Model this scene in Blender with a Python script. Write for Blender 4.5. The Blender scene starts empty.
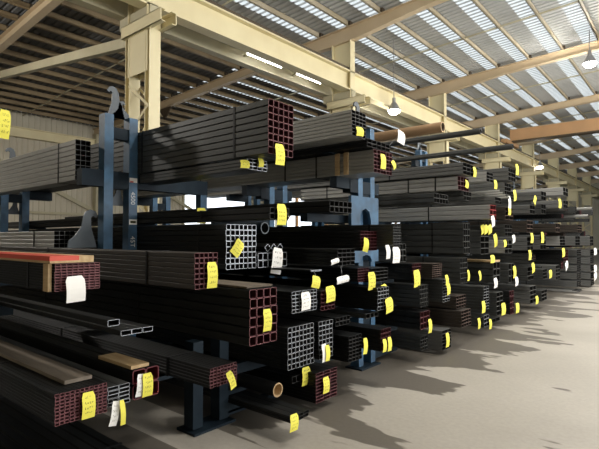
import bpy, math, random
from mathutils import Vector
random.seed(7)
S = bpy.context.scene
COL = S.collection
# ------------------------------------------------------------------ camera
F = 475.0
PITCH = math.atan(13.5 / F)
CX, CY, CZ = 0.0, 0.0, 1.6
fx, fy = -0.644, 0.765
n = math.hypot(fx, fy); fx /= n; fy /= n
RIGHT = Vector((fy, -fx, 0))
FWD = Vector((fx * math.cos(PITCH), fy * math.cos(PITCH), math.sin(PITCH)))
UP = RIGHT.cross(FWD)
cd = bpy.data.cameras.new('camera'); cam = bpy.data.objects.new('camera', cd); COL.objects.link(cam)
cd.sensor_width = 36; cd.lens = F * 36 / 599; cd.clip_end = 300
cam.location = (CX, CY, CZ)
cam.rotation_euler = (math.pi / 2 + PITCH, 0, math.atan2(-fx, fy))
S.camera = cam
# ------------------------------------------------------------------ world, sun, area lights, exposure
w = bpy.data.worlds.new('world'); S.world = w; w.use_nodes = True
bg = w.node_tree.nodes['Background']; bg.inputs[0].default_value = (0.86, 0.93, 1.0, 1); bg.inputs[1].default_value = 2.2
def lamp(name, kind, loc, rot, power, color=(1, 1, 1), size=1.0, sizey=None):
    l = bpy.data.lights.new(name, kind); l.energy = power; l.color = color
    if kind == 'AREA':
        l.shape = 'RECTANGLE'; l.size = size; l.size_y = sizey or size
    elif kind == 'SUN': l.angle = math.radians(size)
    else: l.shadow_soft_size = size
    o = bpy.data.objects.new(name, l); COL.objects.link(o); o.location = loc; o.rotation_euler = rot
    return o
lamp('sun', 'SUN', (0, 0, 30), (math.radians(12), math.radians(14), 0), 1.5, (1, .97, .92), 3)
# added fill at an unseen aisle-side opening and skylight wash over the aisle
lamp('aisle_side_fill', 'AREA', (13.5, 14, 3.2), (0, math.radians(90), 0), 1500, (1.0, .96, .88), 5, 26)
lamp('skylight_wash', 'AREA', (2.0, 19, 8.3), (0, 0, 0), 1500, (1.0, .95, .86), 9, 28)
S.view_settings.view_transform = 'Standard'; S.view_settings.look = 'None'
S.view_settings.exposure = 0.33; S.view_settings.gamma = 1.0; S.view_settings.use_curve_mapping = False

def ray(px, py):
    return FWD + RIGHT * ((px - 299.5) / F) + UP * ((224.5 - py) / F)
def atX(px, py, X):
    d = ray(px, py); t = (X - CX) / d.x
    return Vector((X, CY + d.y * t, CZ + d.z * t))
# ------------------------------------------------------------------ materials
MATS = {}
def mat(name, col, rough=.6, metal=0.0, noise=None, scale=4, stretch=(1, 1, 1), emit=None, spec=.5, bump=0):
    m = bpy.data.materials.new(name); m.use_nodes = True; nt = m.node_tree
    b = nt.nodes['Principled BSDF']
    b.inputs['Base Color'].default_value = (*col, 1); b.inputs['Roughness'].default_value = rough
    b.inputs['Metallic'].default_value = metal; b.inputs['Specular IOR Level'].default_value = spec
    if noise or bump:
        tc = nt.nodes.new('ShaderNodeTexCoord'); mp = nt.nodes.new('ShaderNodeMapping'); mp.inputs['Scale'].default_value = stretch
        nz = nt.nodes.new('ShaderNodeTexNoise'); nz.inputs['Scale'].default_value = scale; nz.inputs['Detail'].default_value = 5
        nt.links.new(tc.outputs['Object'], mp.inputs[0]); nt.links.new(mp.outputs[0], nz.inputs['Vector'])
        if noise:
            r = nt.nodes.new('ShaderNodeValToRGB'); r.color_ramp.elements[0].position = .35; r.color_ramp.elements[1].position = .65
            r.color_ramp.elements[0].color = (*col, 1); r.color_ramp.elements[1].color = (*noise, 1)
            nt.links.new(nz.outputs['Fac'], r.inputs[0]); nt.links.new(r.outputs[0], b.inputs['Base Color'])
        if bump:
            bm = nt.nodes.new('ShaderNodeBump'); bm.inputs['Strength'].default_value = bump
            nt.links.new(nz.outputs['Fac'], bm.inputs['Height']); nt.links.new(bm.outputs[0], b.inputs['Normal'])
    if emit:
        b.inputs['Emission Color'].default_value = (*emit[0], 1); b.inputs['Emission Strength'].default_value = emit[1]
    MATS[name] = m
    return m
mat('mill_steel', (.045, .047, .046), .42, .35, (.075, .078, .076), 3, (.5, 8, 8))
mat('pale_toplit_steel', (.28, .28, .27), .4, .3, (.40, .40, .385), 3, (.4, 8, 8))  # pale steel; top light on the upper bundles is put into this colour
mat('hazed_mid_steel', (.11, .112, .11), .42, .3, (.17, .172, .168), 3, (.5, 8, 8))  # paler steel for the far bays, haze put into its colour
mat('board_old', (.16, .13, .10), .8, 0, (.24, .2, .16), 5, (.5, 4, 4))
mat('black_shaded_steel', (.009, .0095, .010), .5, .2, (.016, .017, .017), 3, (.5, 8, 8), spec=.25)  # darkest steel; shade of the lower racks is put into this colour
mat('brown_steel', (.026, .021, .017), .6, .2, (.05, .038, .029), 3, (.5, 8, 8))
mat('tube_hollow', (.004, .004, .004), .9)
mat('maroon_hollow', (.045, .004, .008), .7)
mat('maroon_rim', (.27, .10, .11), .6, 0, (.16, .045, .055), 30)
mat('dark_maroon_rim', (.14, .025, .03), .6, 0, (.09, .012, .02), 30)
mat('maroon_solid', (.12, .012, .02), .5, 0, (.17, .02, .03), 12)
mat('red_rim', (.45, .03, .03), .5)
mat('galvanised', (.42, .45, .49), .35, .55, (.38, .4, .44), 14)
mat('grey_rim', (.085, .088, .088), .5, .4)
mat('black_rim', (.03, .03, .03), .5, .3)
mat('rust_rim', (.14, .085, .065), .6, .1)
mat('strap', (.015, .015, .016), .4, .6)
mat('blue_paint', (.045, .125, .23), .5, 0, (.025, .065, .12), 5, (1, 1, 1))
mat('navy_paint', (.008, .014, .022), .5, 0, (.014, .024, .034), 5, spec=.12)
mat('slate_paint', (.045, .06, .075), .5, 0, (.07, .085, .1), 5)
mat('white_mark', (.75, .75, .72), .7)
mat('cream_paint', (.80, .72, .47), .5, 0, (.74, .65, .41), 1.2)
mat('cream_dull', (.52, .48, .34), .6, 0, (.44, .4, .27), 1.2)
mat('rafter_paint', (.62, .50, .34), .6, 0, (.56, .44, .29), .8)
mat('roof_old', (.13, .135, .14), .6, 0, (.18, .185, .19), .5)
mat('purlin_old', (.38, .29, .17), .6, 0, (.28, .21, .12), 1)
mat('purlin_paint', (.50, .44, .33), .6, 0, (.40, .34, .23), 1)
mat('rail_steel', (.1, .075, .05), .5, .3)
mat('crane_orange', (.62, .36, .18), .5, 0, (.55, .33, .17), .8)
mat('timber', (.55, .4, .22), .7, 0, (.42, .28, .14), 6, (.5, 6, 6))
mat('timber_dark', (.09, .07, .05), .8, 0, (.14, .11, .08), 6, (.5, 6, 6))
mat('yellow_paper', (.86, .79, .10), .7)
mat('white_paper', (.9, .89, .86), .7)
mat('ink', (.06, .055, .02), .8)
mat('wire', (.25, .25, .25), .4, .8)
mat('red_paint', (.6, .08, .05), .6)
mat('lamp_shell', (.3, .3, .3), .4, .5)
mat('lamp_glow', (1, 1, 1), .5, 0, emit=((1, .97, .9), 30))
mat('tube_glow', (1, 1, 1), .5, 0, emit=((1, .98, .94), 14))
mat('cardboard', (.35, .22, .12), .8)
mat('roof_steel', (.42, .43, .43), .6, 0, (.50, .51, .51), .5)
mat('wall_sheet', (.62, .58, .47), .6, 0, (.55, .5, .4), .4)
mat('plastic_white', (.85, .85, .85), .4)
m = bpy.data.materials.new('skylight_sheet'); m.use_nodes = True; nt = m.node_tree
nt.nodes.remove(nt.nodes['Principled BSDF'])
tr = nt.nodes.new('ShaderNodeBsdfTranslucent'); tr.inputs[0].default_value = (.42, .44, .44, 1)
df = nt.nodes.new('ShaderNodeBsdfDiffuse'); df.inputs[0].default_value = (.7, .7, .68, 1)
mx = nt.nodes.new('ShaderNodeMixShader'); mx.inputs[0].default_value = .3
nt.links.new(tr.outputs[0], mx.inputs[1]); nt.links.new(df.outputs[0], mx.inputs[2]); nt.links.new(mx.outputs[0], nt.nodes['Material Output'].inputs[0])
MATS['skylight_sheet'] = m
m2 = m.copy(); m2.name = 'skylight_rib'; m2.node_tree.nodes['Translucent BSDF'].inputs[0].default_value = (.2, .2, .19, 1); MATS['skylight_rib'] = m2
# concrete: pale slab with oil-dark patches dragged along the tube direction near the racks
m = bpy.data.materials.new('concrete'); m.use_nodes = True; nt = m.node_tree; N = nt.nodes.new; L = nt.links.new
b = nt.nodes['Principled BSDF']; b.inputs['Roughness'].default_value = .55
tc = N('ShaderNodeTexCoord'); mp = N('ShaderNodeMapping'); mp.inputs['Scale'].default_value = (.55, 1.5, 1)
L(tc.outputs['Object'], mp.inputs[0])
n1 = N('ShaderNodeTexNoise'); n1.inputs['Scale'].default_value = 1.1; n1.inputs['Detail'].default_value = 4; L(mp.outputs[0], n1.inputs['Vector'])
n2 = N('ShaderNodeTexNoise'); n2.inputs['Scale'].default_value = .5; n2.inputs['Detail'].default_value = 8; L(tc.outputs['Object'], n2.inputs['Vector'])
n3 = N('ShaderNodeTexNoise'); n3.inputs['Scale'].default_value = 25; n3.inputs['Detail'].default_value = 3; L(tc.outputs['Object'], n3.inputs['Vector'])
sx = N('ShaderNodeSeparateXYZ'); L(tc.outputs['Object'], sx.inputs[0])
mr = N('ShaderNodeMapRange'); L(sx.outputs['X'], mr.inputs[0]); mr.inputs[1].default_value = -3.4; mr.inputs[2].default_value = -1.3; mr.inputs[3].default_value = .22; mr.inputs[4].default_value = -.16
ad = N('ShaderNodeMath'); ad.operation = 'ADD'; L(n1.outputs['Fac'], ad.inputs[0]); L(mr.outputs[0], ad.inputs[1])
yc = N('ShaderNodeMath'); yc.operation = 'COMPARE'; L(sx.outputs['Y'], yc.inputs[0]); yc.inputs[1].default_value = 2.42; yc.inputs[2].default_value = .22  # lane kept unstained, painting the light that falls between the bays
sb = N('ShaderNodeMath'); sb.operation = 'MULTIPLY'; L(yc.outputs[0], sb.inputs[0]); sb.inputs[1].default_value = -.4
n4 = N('ShaderNodeTexNoise'); n4.inputs['Scale'].default_value = 2.3; n4.inputs['Detail'].default_value = 2; L(mp.outputs[0], n4.inputs['Vector'])
m4 = N('ShaderNodeMapRange'); L(n4.outputs['Fac'], m4.inputs[0]); m4.inputs[3].default_value = -.19; m4.inputs[4].default_value = .15
ad1 = N('ShaderNodeMath'); ad1.operation = 'ADD'; L(ad.outputs[0], ad1.inputs[0]); L(m4.outputs[0], ad1.inputs[1]); ad = ad1
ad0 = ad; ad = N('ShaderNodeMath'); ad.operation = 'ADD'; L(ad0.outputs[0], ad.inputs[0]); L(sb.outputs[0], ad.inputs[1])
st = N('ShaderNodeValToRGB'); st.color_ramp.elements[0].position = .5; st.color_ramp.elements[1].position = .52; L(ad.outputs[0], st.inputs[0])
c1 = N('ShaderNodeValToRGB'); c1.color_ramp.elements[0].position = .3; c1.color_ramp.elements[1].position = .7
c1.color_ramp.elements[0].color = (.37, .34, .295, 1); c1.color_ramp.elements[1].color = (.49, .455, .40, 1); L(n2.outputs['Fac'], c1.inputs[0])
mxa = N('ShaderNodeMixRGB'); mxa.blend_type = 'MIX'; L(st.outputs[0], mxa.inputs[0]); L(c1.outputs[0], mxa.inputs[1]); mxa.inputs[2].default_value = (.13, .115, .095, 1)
mxb = N('ShaderNodeMixRGB'); mxb.blend_type = 'MULTIPLY'; mxb.inputs[0].default_value = .25; L(mxa.outputs[0], mxb.inputs[1]); L(n3.outputs['Fac'], mxb.inputs[2])
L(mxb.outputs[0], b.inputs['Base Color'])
MATS['concrete'] = m
# ------------------------------------------------------------------ mesh helpers
class MB:
    def __init__(s): s.v = []; s.f = []; s.m = []; s.mats = []
    def mi(s, m):
        if m not in s.mats: s.mats.append(m)
        return s.mats.index(m)
    def poly(s, pts, faces, m):
        o = len(s.v); s.v += [tuple(p) for p in pts]; k = s.mi(m)
        for f in faces: s.f.append([o + i for i in f]); s.m.append(k)
        return s
    def box(s, a, b, m, bev=0):
        x0, y0, z0 = [min(a[i], b[i]) for i in range(3)]; x1, y1, z1 = [max(a[i], b[i]) for i in range(3)]
        return s.poly([(x0, y0, z0), (x1, y0, z0), (x1, y1, z0), (x0, y1, z0), (x0, y0, z1), (x1, y0, z1), (x1, y1, z1), (x0, y1, z1)],
                      [(0, 3, 2, 1), (4, 5, 6, 7), (0, 1, 5, 4), (1, 2, 6, 5), (2, 3, 7, 6), (3, 0, 4, 7)], m)
    def beam(s, p, q, w, h, m, up=Vector((0, 0, 1))):
        p = Vector(p); q = Vector(q); d = (q - p).normalized(); sd = d.cross(up)
        if sd.length < 1e-4: sd = Vector((1, 0, 0))
        sd.normalize(); u = sd.cross(d)
        P = [e + sd * (a * w / 2) + u * (c * h / 2) for e in (p, q) for a, c in ((-1, -1), (1, -1), (1, 1), (-1, 1))]
        return s.poly(P, [(0, 3, 2, 1), (4, 5, 6, 7), (0, 1, 5, 4), (1, 2, 6, 5), (2, 3, 7, 6), (3, 0, 4, 7)], m)
    def ibeam(s, p, q, w, h, t, m):
        p = Vector(p); q = Vector(q); u = Vector((0, 0, 1))
        s.beam(p, q, t, h, m); o = u * (h / 2)
        s.beam(p + o, q + o, w, t * 1.6, m); s.beam(p - o, q - o, w, t * 1.6, m); return s
    def prism(s, prof, axis, a, b, m):      # prof in the other two axes, extruded along axis
        def mk(u, v, c): return {'x': (c, u, v), 'y': (u, c, v), 'z': (u, v, c)}[axis]
        k = len(prof); P = [mk(u, v, a) for u, v in prof] + [mk(u, v, b) for u, v in prof]
        return s.poly(P, [list(range(k))[::-1], list(range(k, 2 * k))] + [(i, (i + 1) % k, k + (i + 1) % k, k + i) for i in range(k)], m)
    def cyl(s, p, q, r, m, seg=16, hollow=None, hm=None):
        p = Vector(p); q = Vector(q); d = (q - p).normalized(); a = d.orthogonal().normalized(); c = d.cross(a)
        def ring(e, rr): return [e + a * (rr * math.cos(2 * math.pi * i / seg)) + c * (rr * math.sin(2 * math.pi * i / seg)) for i in range(seg)]
        if not hollow:
            return s.poly(ring(p, r) + ring(q, r), [list(range(seg))[::-1], list(range(seg, 2 * seg))] + [(i, (i + 1) % seg, seg + (i + 1) % seg, seg + i) for i in range(seg)], m)
        P = ring(p, r) + ring(q, r); Q = ring(q, r) + ring(q, hollow)
        s.poly(P, [list(range(seg))[::-1]] + [(i, (i + 1) % seg, seg + (i + 1) % seg, seg + i) for i in range(seg)], m)
        s.poly(Q, [(i, (i + 1) % seg, seg + (i + 1) % seg, seg + i) for i in range(seg)], hm[0])
        dd = q - d * .15
        return s.poly(ring(q, hollow) + ring(dd, hollow), [(i, (i + 1) % seg, seg + (i + 1) % seg, seg + i) for i in range(seg)] + [list(range(seg, 2 * seg))], hm[1])
    def mesh(s, name):
        me = bpy.data.meshes.new(name); me.from_pydata(s.v, [], s.f)
        for m in s.mats: me.materials.append(MATS[m])
        me.polygons.foreach_set('material_index', s.m); me.update(); return me
    def build(s, name, parent=None, loc=None):
        o = bpy.data.objects.new(name, s.mesh(name)); COL.objects.link(o)
        if parent: o.parent = parent
        if loc is not None: o.location = loc
        return o
def tag(o, label=None, cat=None, group=None, kind=None):
    for k, v in (('label', label), ('category', cat), ('group', group), ('kind', kind)):
        if v: o[k] = v
    return o
def empty(name, loc): o = bpy.data.objects.new(name, None); o.empty_display_size = .1; COL.objects.link(o); o.location = loc; return o
# ------------------------------------------------------------------ the hall
X0, X1, Y0, Y1 = -28.0, 14.0, -10.1, 76.0
def zroof(x): return 8.30 + .05 * (x + 18.5)         # underside of the rafters
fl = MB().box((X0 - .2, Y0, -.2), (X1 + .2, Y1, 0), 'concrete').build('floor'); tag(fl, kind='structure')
def corrug_wall(name, axis, c, a0, a1, z0, z1, holes=(), m='wall_sheet'):
    mb = MB(); step = .3; prof = []; a = a0
    while a < a1:
        for da, dd in ((0, 0), (.19, 0), (.21, .035), (.28, .035)): prof.append((a + da, dd))
        a += step
    prof.append((a1, 0))
    for (u, du), (v, dv) in zip(prof, prof[1:]):
        mid = (u + v) / 2; spans = [(z0, z1)]
        for (h0, h1, hz0, hz1) in holes:
            if h0 < mid < h1:
                spans = [(lo, hi) for s0, s1 in spans for lo, hi in ((s0, min(s1, hz0)), (max(s0, hz1), s1)) if hi > lo]
        for lo, hi in spans:
            q = [(u, du, lo), (v, dv, lo), (v, dv, hi), (u, du, hi)]
            P = [(c + d, t, z) if axis == 'x' else (t, c + d, z) for t, d, z in q]
            mb.poly(P, [(0, 1, 2, 3)], m)
    o = mb.build(name); tag(o, kind='structure'); return o
HOLES = [(20.5, 26.6, 0, 5.2), (28.6, 35.5, 0, 5.2), (46, 54, 0, 5.0), (6.5, 9.0, 1.1, 2.2)]
corrug_wall('wall_left', 'x', X0, Y0, Y1, 0, zroof(X0) + .6, HOLES)
corrug_wall('wall_right', 'x', X1, Y0, Y1, 0, zroof(X1) + .5, [(2, 28, 0, 6)])  # opening added out of view to let daylight in
corrug_wall('wall_far', 'y', Y1, X0, X1, 0, 11)
corrug_wall('wall_near', 'y', Y0, X0, X1, 0, 11)
for i, h in enumerate(HOLES[:3]):
    mb = MB(); a, b_, z0, z1 = h
    mb.box((X0 - .1, a - .15, 0), (X0 + .12, a, z1 + .15), 'cream_dull').box((X0 - .1, b_, 0), (X0 + .12, b_ + .15, z1 + .15), 'cream_dull').box((X0 - .1, a, z1), (X0 + .12, b_, z1 + .15), 'cream_dull')
    tag(mb.build(f'door_{i+1}'), kind='structure')
# wall girts, wall posts and diagonal braces
g = MB().ibeam((X0 + .3, Y0, 7.25), (X0 + .3, Y1, 7.25), .3, .48, .03, 'cream_paint').build('trim_1'); tag(g, kind='structure')
g = MB().beam((X0 + .15, Y0, 5.4), (X0 + .15, Y1, 5.4), .1, .16, 'cream_dull').beam((X0 + .15, Y0, 3.0), (X0 + .15, 20, 3.0), .1, .14, 'cream_dull').build('trim_2'); tag(g, kind='structure')
GRID = [-2.1, 5.9, 13.9, 21.9, 29.9, 37.9, 45.9, 53.9, 61.9, 69.9]
mb = MB()
for k, y in enumerate(GRID):
    mb.box((X0 + .15, y - .12, 0), (X0 + .55, y + .12, zroof(X0)), 'cream_dull')
    if k < 9: mb.beam((X0 + .2, y, 7.0), (X0 + .2, y + 8, 3.2), .08, .22, 'cream_dull')
tag(mb.build('trim_3'), kind='structure')
# roof: corrugated sheet with a translucent strip in every purlin gap
PX = []; x = X0
while x < X1 - .1: PX.append(x); x += 1.0 if x < -12 else 1.3
PX.append(X1)
mb = MB(); rib = []
y = Y0
while y < Y1:
    rib += [(y, 0), (y + .14, 0), (y + .17, .045), (y + .22, .045)]; y += .25
def lit(xa, ya):
    if ya < 5.9 or xa < -25.5: return False
    if ya < 13.9: return xa > -12.6 
    if ya > 45.9: return int(ya * 4) % 3 > 0
    return True
for xa, xb in zip(PX, PX[1:]):
    parts = [(xa, xb - .62, 'roof_steel'), (xb - .62, xb - .14, 'skylight_sheet'), (xb - .14, xb, 'roof_steel')]
    for a, b_, mm in parts:
        za, zb = zroof(a) + .56, zroof(b_) + .56; o = len(mb.v)
        for yy, d in rib: mb.v += [(a, yy, za + d), (b_, yy, zb + d)]
        for i in range(len(rib) - 1):
            k = mb.mi(('roof_old' if a < -12.2 else 'roof_steel') if mm == 'skylight_sheet' and not lit(a, rib[i][0]) else 'roof_old' if mm == 'roof_steel' and a < -12.2 else mm)
            if k == mb.mi('skylight_sheet') and i % 4: k = mb.mi('skylight_rib')
            mb.f.append([o + 2 * i, o + 2 * i + 1, o + 2 * i + 3, o + 2 * i + 2]); mb.m.append(k)
ceil = mb.build('ceiling'); tag(ceil, kind='structure')
for x in PX[1:-1]:                                          # C purlins
    z = zroof(x) + .33; mb = MB(); pp = 'purlin_old' if x < -12 else 'purlin_paint'
    mb.box((x - .012, Y0, z), (x + .012, Y1, z + .22), pp).box((x - .012, Y0, z), (x + (.13 if x < -12 else .075), Y1, z + .014), pp).box((x - .075, Y0, z + .206), (x + .012, Y1, z + .22), pp)
    mb.build('purlin', ceil)
for y in GRID:                                              # tapered rafters with purlin cleats
    mb = MB(); zt = .33
    P = lambda x, dz: (x, zroof(x) + dz)
    mb.prism([P(X0, -.12), P(X0 + 5, 0), P(-12.5, 0), P(-10.2, -.18), P(-9, -.18), P(-6.5, 0), P(X1, 0), P(X1, zt), P(X0, zt)], 'y', y - .012, y + .012, 'rafter_paint')
    for (xa, xb) in ((X0, -12.5), (-12.5, -10.2), (-10.2, -9), (-9, -6.5), (-6.5, X1)):
        za = zroof(xa) - (.18 if -10.3 < xa < -8.9 else 0); zb = zroof(xb) - (.18 if -10.3 < xb < -8.9 else 0)
        mb.beam((xa, y, za), (xb, y, zb), .24, .025, 'rafter_paint')
    mb.beam((X0, y, zroof(X0) + zt), (X1, y, zroof(X1) + zt), .24, .02, 'rafter_paint')
    for x in PX[1:-1]: mb.box((x - .05, y - .08, zroof(x) + zt), (x + .1, y + .08, zroof(x) + zt + .19), 'rail_steel')
    mb.build('rafter', ceil)
for k in range(9):                                          # sag rods between the purlins, fly braces at the rafters
    y = GRID[k] + 4; mb = MB(); mb.beam((X0, y, zroof(X0) + .4), (X1, y, zroof(X1) + .4), .035, .05, 'cream_dull'); mb.build('bridging_rod', ceil)
# crane columns
COLX = -9.62
def column(y, first=False):
    c = empty('crane_column', (COLX, y, 0)); z1 = zroof(COLX) - .18
    m = 'cream_paint'; xo, xn = -.44, .38
    for nm, xx in (('leg', xo), ('leg', xn)):
        MB().box((xx - .09, -.14, 0), (xx - .075, .14, 6.5), m).box((xx + .075, -.14, 0), (xx + .09, .14, 6.5), m).box((xx - .08, -.008, 0), (xx + .08, .008, 6.5), m).build(nm, c)
    mb = MB(); z = .3; s = 1
    while z < 5.0:
        for yy in (-.13, .13): mb.beam((xo * s, yy, z), (xn * s, yy, z + .6), .06, .014, m, Vector((0, 1, 0)))
        z += .6; s = -s
        if s < 0: pass
    mb.build('lacing', c)
    MB().box((xo, -.13, 5.3), (xn, -.11, 6.5), m).box((xo, .11, 5.3), (xn, .13, 6.5), m).build('gusset_plate', c)
    MB().box((-.62, -.2, 6.22), (.98, -.18, 6.5), m).box((-.62, -.2, 6.22), (.98, -.08, 6.235), m).box((-.62, -.2, 6.485), (.98, -.08, 6.5), m).box((-.62, .18, 6.22), (.98, .2, 6.5), m).box((-.62, .08, 6.22), (.98, .2, 6.235), m).box((-.62, .08, 6.485), (.98, .2, 6.5), m).build('bracket_channel', c)
    MB().box((-.86, -.1, 6.5), (.42, .1, 6.785), 'cream_dull').build('girder_seat', c)
    MB().box((-.42, -.02, 6.5), (.36, .02, z1), m).box((.34, -.14, 6.5), (.37, .14, z1), m).box((-.44, -.14, 6.5), (-.41, .14, z1), m).build('upper_column', c)
    MB().box((-.6, -.25, 0), (.55, .25, .03), 'cream_dull').build('base_plate', c)
    return c
names = ['cream crane column rising behind the nearest rack bays, laced legs visible', 'cream crane column, second along the crane girder from the left',
         'cream crane column, third along the crane girder from the left', 'cream crane column, fourth along the crane girder from the left',
         'cream crane column, fifth along the crane girder from the left', 'cream crane column, sixth along the crane girder from the left',
         'cream crane column, seventh along the crane girder from the left', 'cream crane column, farthest one along the crane girder']
for k, y in enumerate(GRID[1:9]):
    tag(column(y), names[k], 'column', 'columns carrying the crane girder')
# crane girders on the columns
gx = -9.42
t = empty('crane_girder', (gx, Y0, 6.79))
MB().ibeam((0, .05, .34), (0, Y1 - Y0 - .05, .34), .34, .64, .03, 'cream_paint').build('beam', t)
MB().box((-.05, .05, .69), (.05, Y1 - Y0 - .05, .84), 'rail_steel').build('crane_rail', t)
tag(t, 'long cream crane girder with brown rail crossing above the racks', 'girder')
t = empty('crane_girder', (-10.35, Y0, 6.79))
MB().ibeam((0, .05, .28), (0, Y1 - Y0 - .05, .28), .26, .54, .03, 'cream_dull').build('beam', t)  # duller cream paints the shade lying on this girder
MB().box((-.05, .05, .57), (.05, Y1 - Y0 - .05, .7), 'rail_steel').build('crane_rail', t)
tag(t, 'shade-dulled grey-green crane girder running just behind the cream one', 'girder')
# travelling crane bridge far down the hall
t = empty('crane_bridge', (gx, 32.7, 7.64))
MB().box((0.05, -.2, .28), (X1 - gx - .6, .2, 1.0), 'crane_orange').box((-.05, -.3, 1.0), (X1 - gx - .6, .3, 1.03), 'rafter_paint').box((.05, -.3, .2), (X1 - gx - .6, .3, .28), 'rail_steel').build('box_girder', t)
MB().box((-.18, -1.3, .02), (.18, 1.3, .28), 'crane_orange').build('end_carriage', t)
tag(t, 'orange overhead travelling crane bridge spanning the aisle at the far end', 'crane')
# lean-to beam coming down to the first column, with tie rod
t = MB().beam((-10.2, 5.9, 6.2), (-20.5, 5.9, 7.55), .16, .24, 'cream_dull').build('knee_beam'); tag(t, 'sloping cream beam running left from the nearest crane column', 'beam')
t = MB().beam((-10.1, 6.1, 5.35), (-22, 12, 6.4), .02, .02, 'cream_dull').build('tie_rod'); tag(t, 'thin tie rod running left behind the nearest crane column', 'rod')
for y in (13.9,):
    t = MB().prism([(-.5, 0), (.5, 0), (.12, -.45), (-.05, -.55), (-.15, -.4)], 'y', -.04, .04, 'rail_steel').build('hanging_bracket', None, (-20.6, y, zroof(-20.6) - .02)); tag(t, 'rusty brown bracket hanging under the rafter right of the nearest column', 'bracket')
# ------------------------------------------------------------------ lamps
def highbay(p, label, power):
    t = empty('high_bay_lamp', p)
    pr = [(.06, .34), (.1, .3), (.26, .0)]
    mb = MB(); seg = 20
    for (r0, z0), (r1, z1) in zip(pr, pr[1:]):
        P = [(r * math.cos(2 * math.pi * i / seg), r * math.sin(2 * math.pi * i / seg), z) for r, z in ((r0, z0), (r1, z1)) for i in range(seg)]
        mb.poly(P, [(i, (i + 1) % seg, seg + (i + 1) % seg, seg + i) for i in range(seg)], 'lamp_shell')
    mb.cyl((0, 0, .3), (0, 0, .5), .07, 'lamp_shell', 12); mb.build('shade', t)
    MB().cyl((0, 0, .5), (0, 0, max(.55, zroof(p[0]) - p[2] + .548)), .015, 'lamp_shell', 8).build('hanger', t)
    ml = MB(); rs = [(.001, -.16), (.1, -.145), (.18, -.1), (.22, -.03), (.23, .02)]
    for (r0, z0), (r1, z1) in zip(rs, rs[1:]):
        P = [(r * math.cos(2 * math.pi * i / seg), r * math.sin(2 * math.pi * i / seg), z) for r, z in ((r0, z0), (r1, z1)) for i in range(seg)]
        ml.poly(P, [(i, (i + 1) % seg, seg + (i + 1) % seg, seg + i) for i in range(seg)], 'lamp_glow')
    ml.build('glowing_lens', t)
    l = lamp('lamp_light', 'POINT', (0, 0, -.3), (0, 0, 0), power, (1, .95, .87), .25); l.parent = t
    tag(t, label, 'lamp', 'high bay lamps'); return t
highbay((-9.0, 16.4, 6.55), 'round high bay lamp glowing under the crane girder above the racks', 80)
highbay((-3.1, 21.0, 8.3), 'round high bay lamp glowing at the upper right of the roof', 330)
highbay((-9.0, 38.5, 6.9), 'small distant high bay lamp under the crane girder near the far crane bridge', 15)
for y, q in ((26, 'far down the aisle'), (5, 'beside the camera'), (13, 'ahead of the camera')): highbay((-.4, y, 7.4), 'high bay lamp above the frame over the aisle, ' + q, 420)
highbay((-14.0, -1.0, 7.0), 'added high bay lamp out of frame on the left behind the racks', 1000)  # unseen lamp added to brighten the nearest column and bundle sides
for i, (ya, yb) in enumerate(((9.4, 10.9), (11.6, 12.9), (14.6, 16.0))):
    t = empty('fluorescent_batten', (-9.9, ya, 6.92))
    MB().box((-.05, 0, .03), (.05, yb - ya, .09), 'plastic_white').build('housing', t)
    MB().box((-.36, .2, .06), (.3, .24, .1), 'cream_dull').build('hanger_bar', t)
    MB().cyl((0, .03, 0), (0, yb - ya - .03, 0), .02, 'tube_glow', 8).build('fluorescent_tube', t)
    tag(t, ['lit white tube lamp under the crane girder, nearest of three', 'lit white tube lamp under the crane girder, middle of three', 'lit white tube lamp under the crane girder, farthest of three'][i], 'lamp', 'tube lamps under the crane girder')
# ------------------------------------------------------------------ steel stock
# style: outer skin, rim, hollow
ST = {'bgrey': ('black_shaded_steel', 'galvanised', 'tube_hollow', 'black'), 'bgalv': ('black_shaded_steel', 'galvanised', 'tube_hollow', 'silver-ended'), 'brown': ('brown_steel', 'maroon_rim', 'maroon_hollow', 'maroon-ended'), 'maroon': ('mill_steel', 'maroon_rim', 'maroon_hollow', 'maroon-ended'), 'dkmaroon': ('black_shaded_steel', 'dark_maroon_rim', 'maroon_hollow', 'dull maroon-ended'),
      'solid': ('black_shaded_steel', 'maroon_solid', 'maroon_solid', 'maroon painted'), 'galv': ('mill_steel', 'galvanised', 'tube_hollow', 'silver-ended'),
      'grey': ('mill_steel', 'grey_rim', 'tube_hollow', 'grey'), 'lgrey': ('pale_toplit_steel', 'grey_rim', 'tube_hollow', 'pale grey'),
      'black': ('black_shaded_steel', 'black_rim', 'tube_hollow', 'black'), 'lred': ('pale_toplit_steel', 'red_rim', 'maroon_hollow', 'bright red-ended'),
      'rust': ('brown_steel', 'rust_rim', 'tube_hollow', 'rust-brown'), 'lmaroon': ('pale_toplit_steel', 'maroon_rim', 'maroon_hollow', 'maroon-ended grey'), 'dmaroon': ('black_shaded_steel', 'maroon_rim', 'maroon_hollow', 'pink-rimmed maroon-ended')}
TUBES = {}
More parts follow.
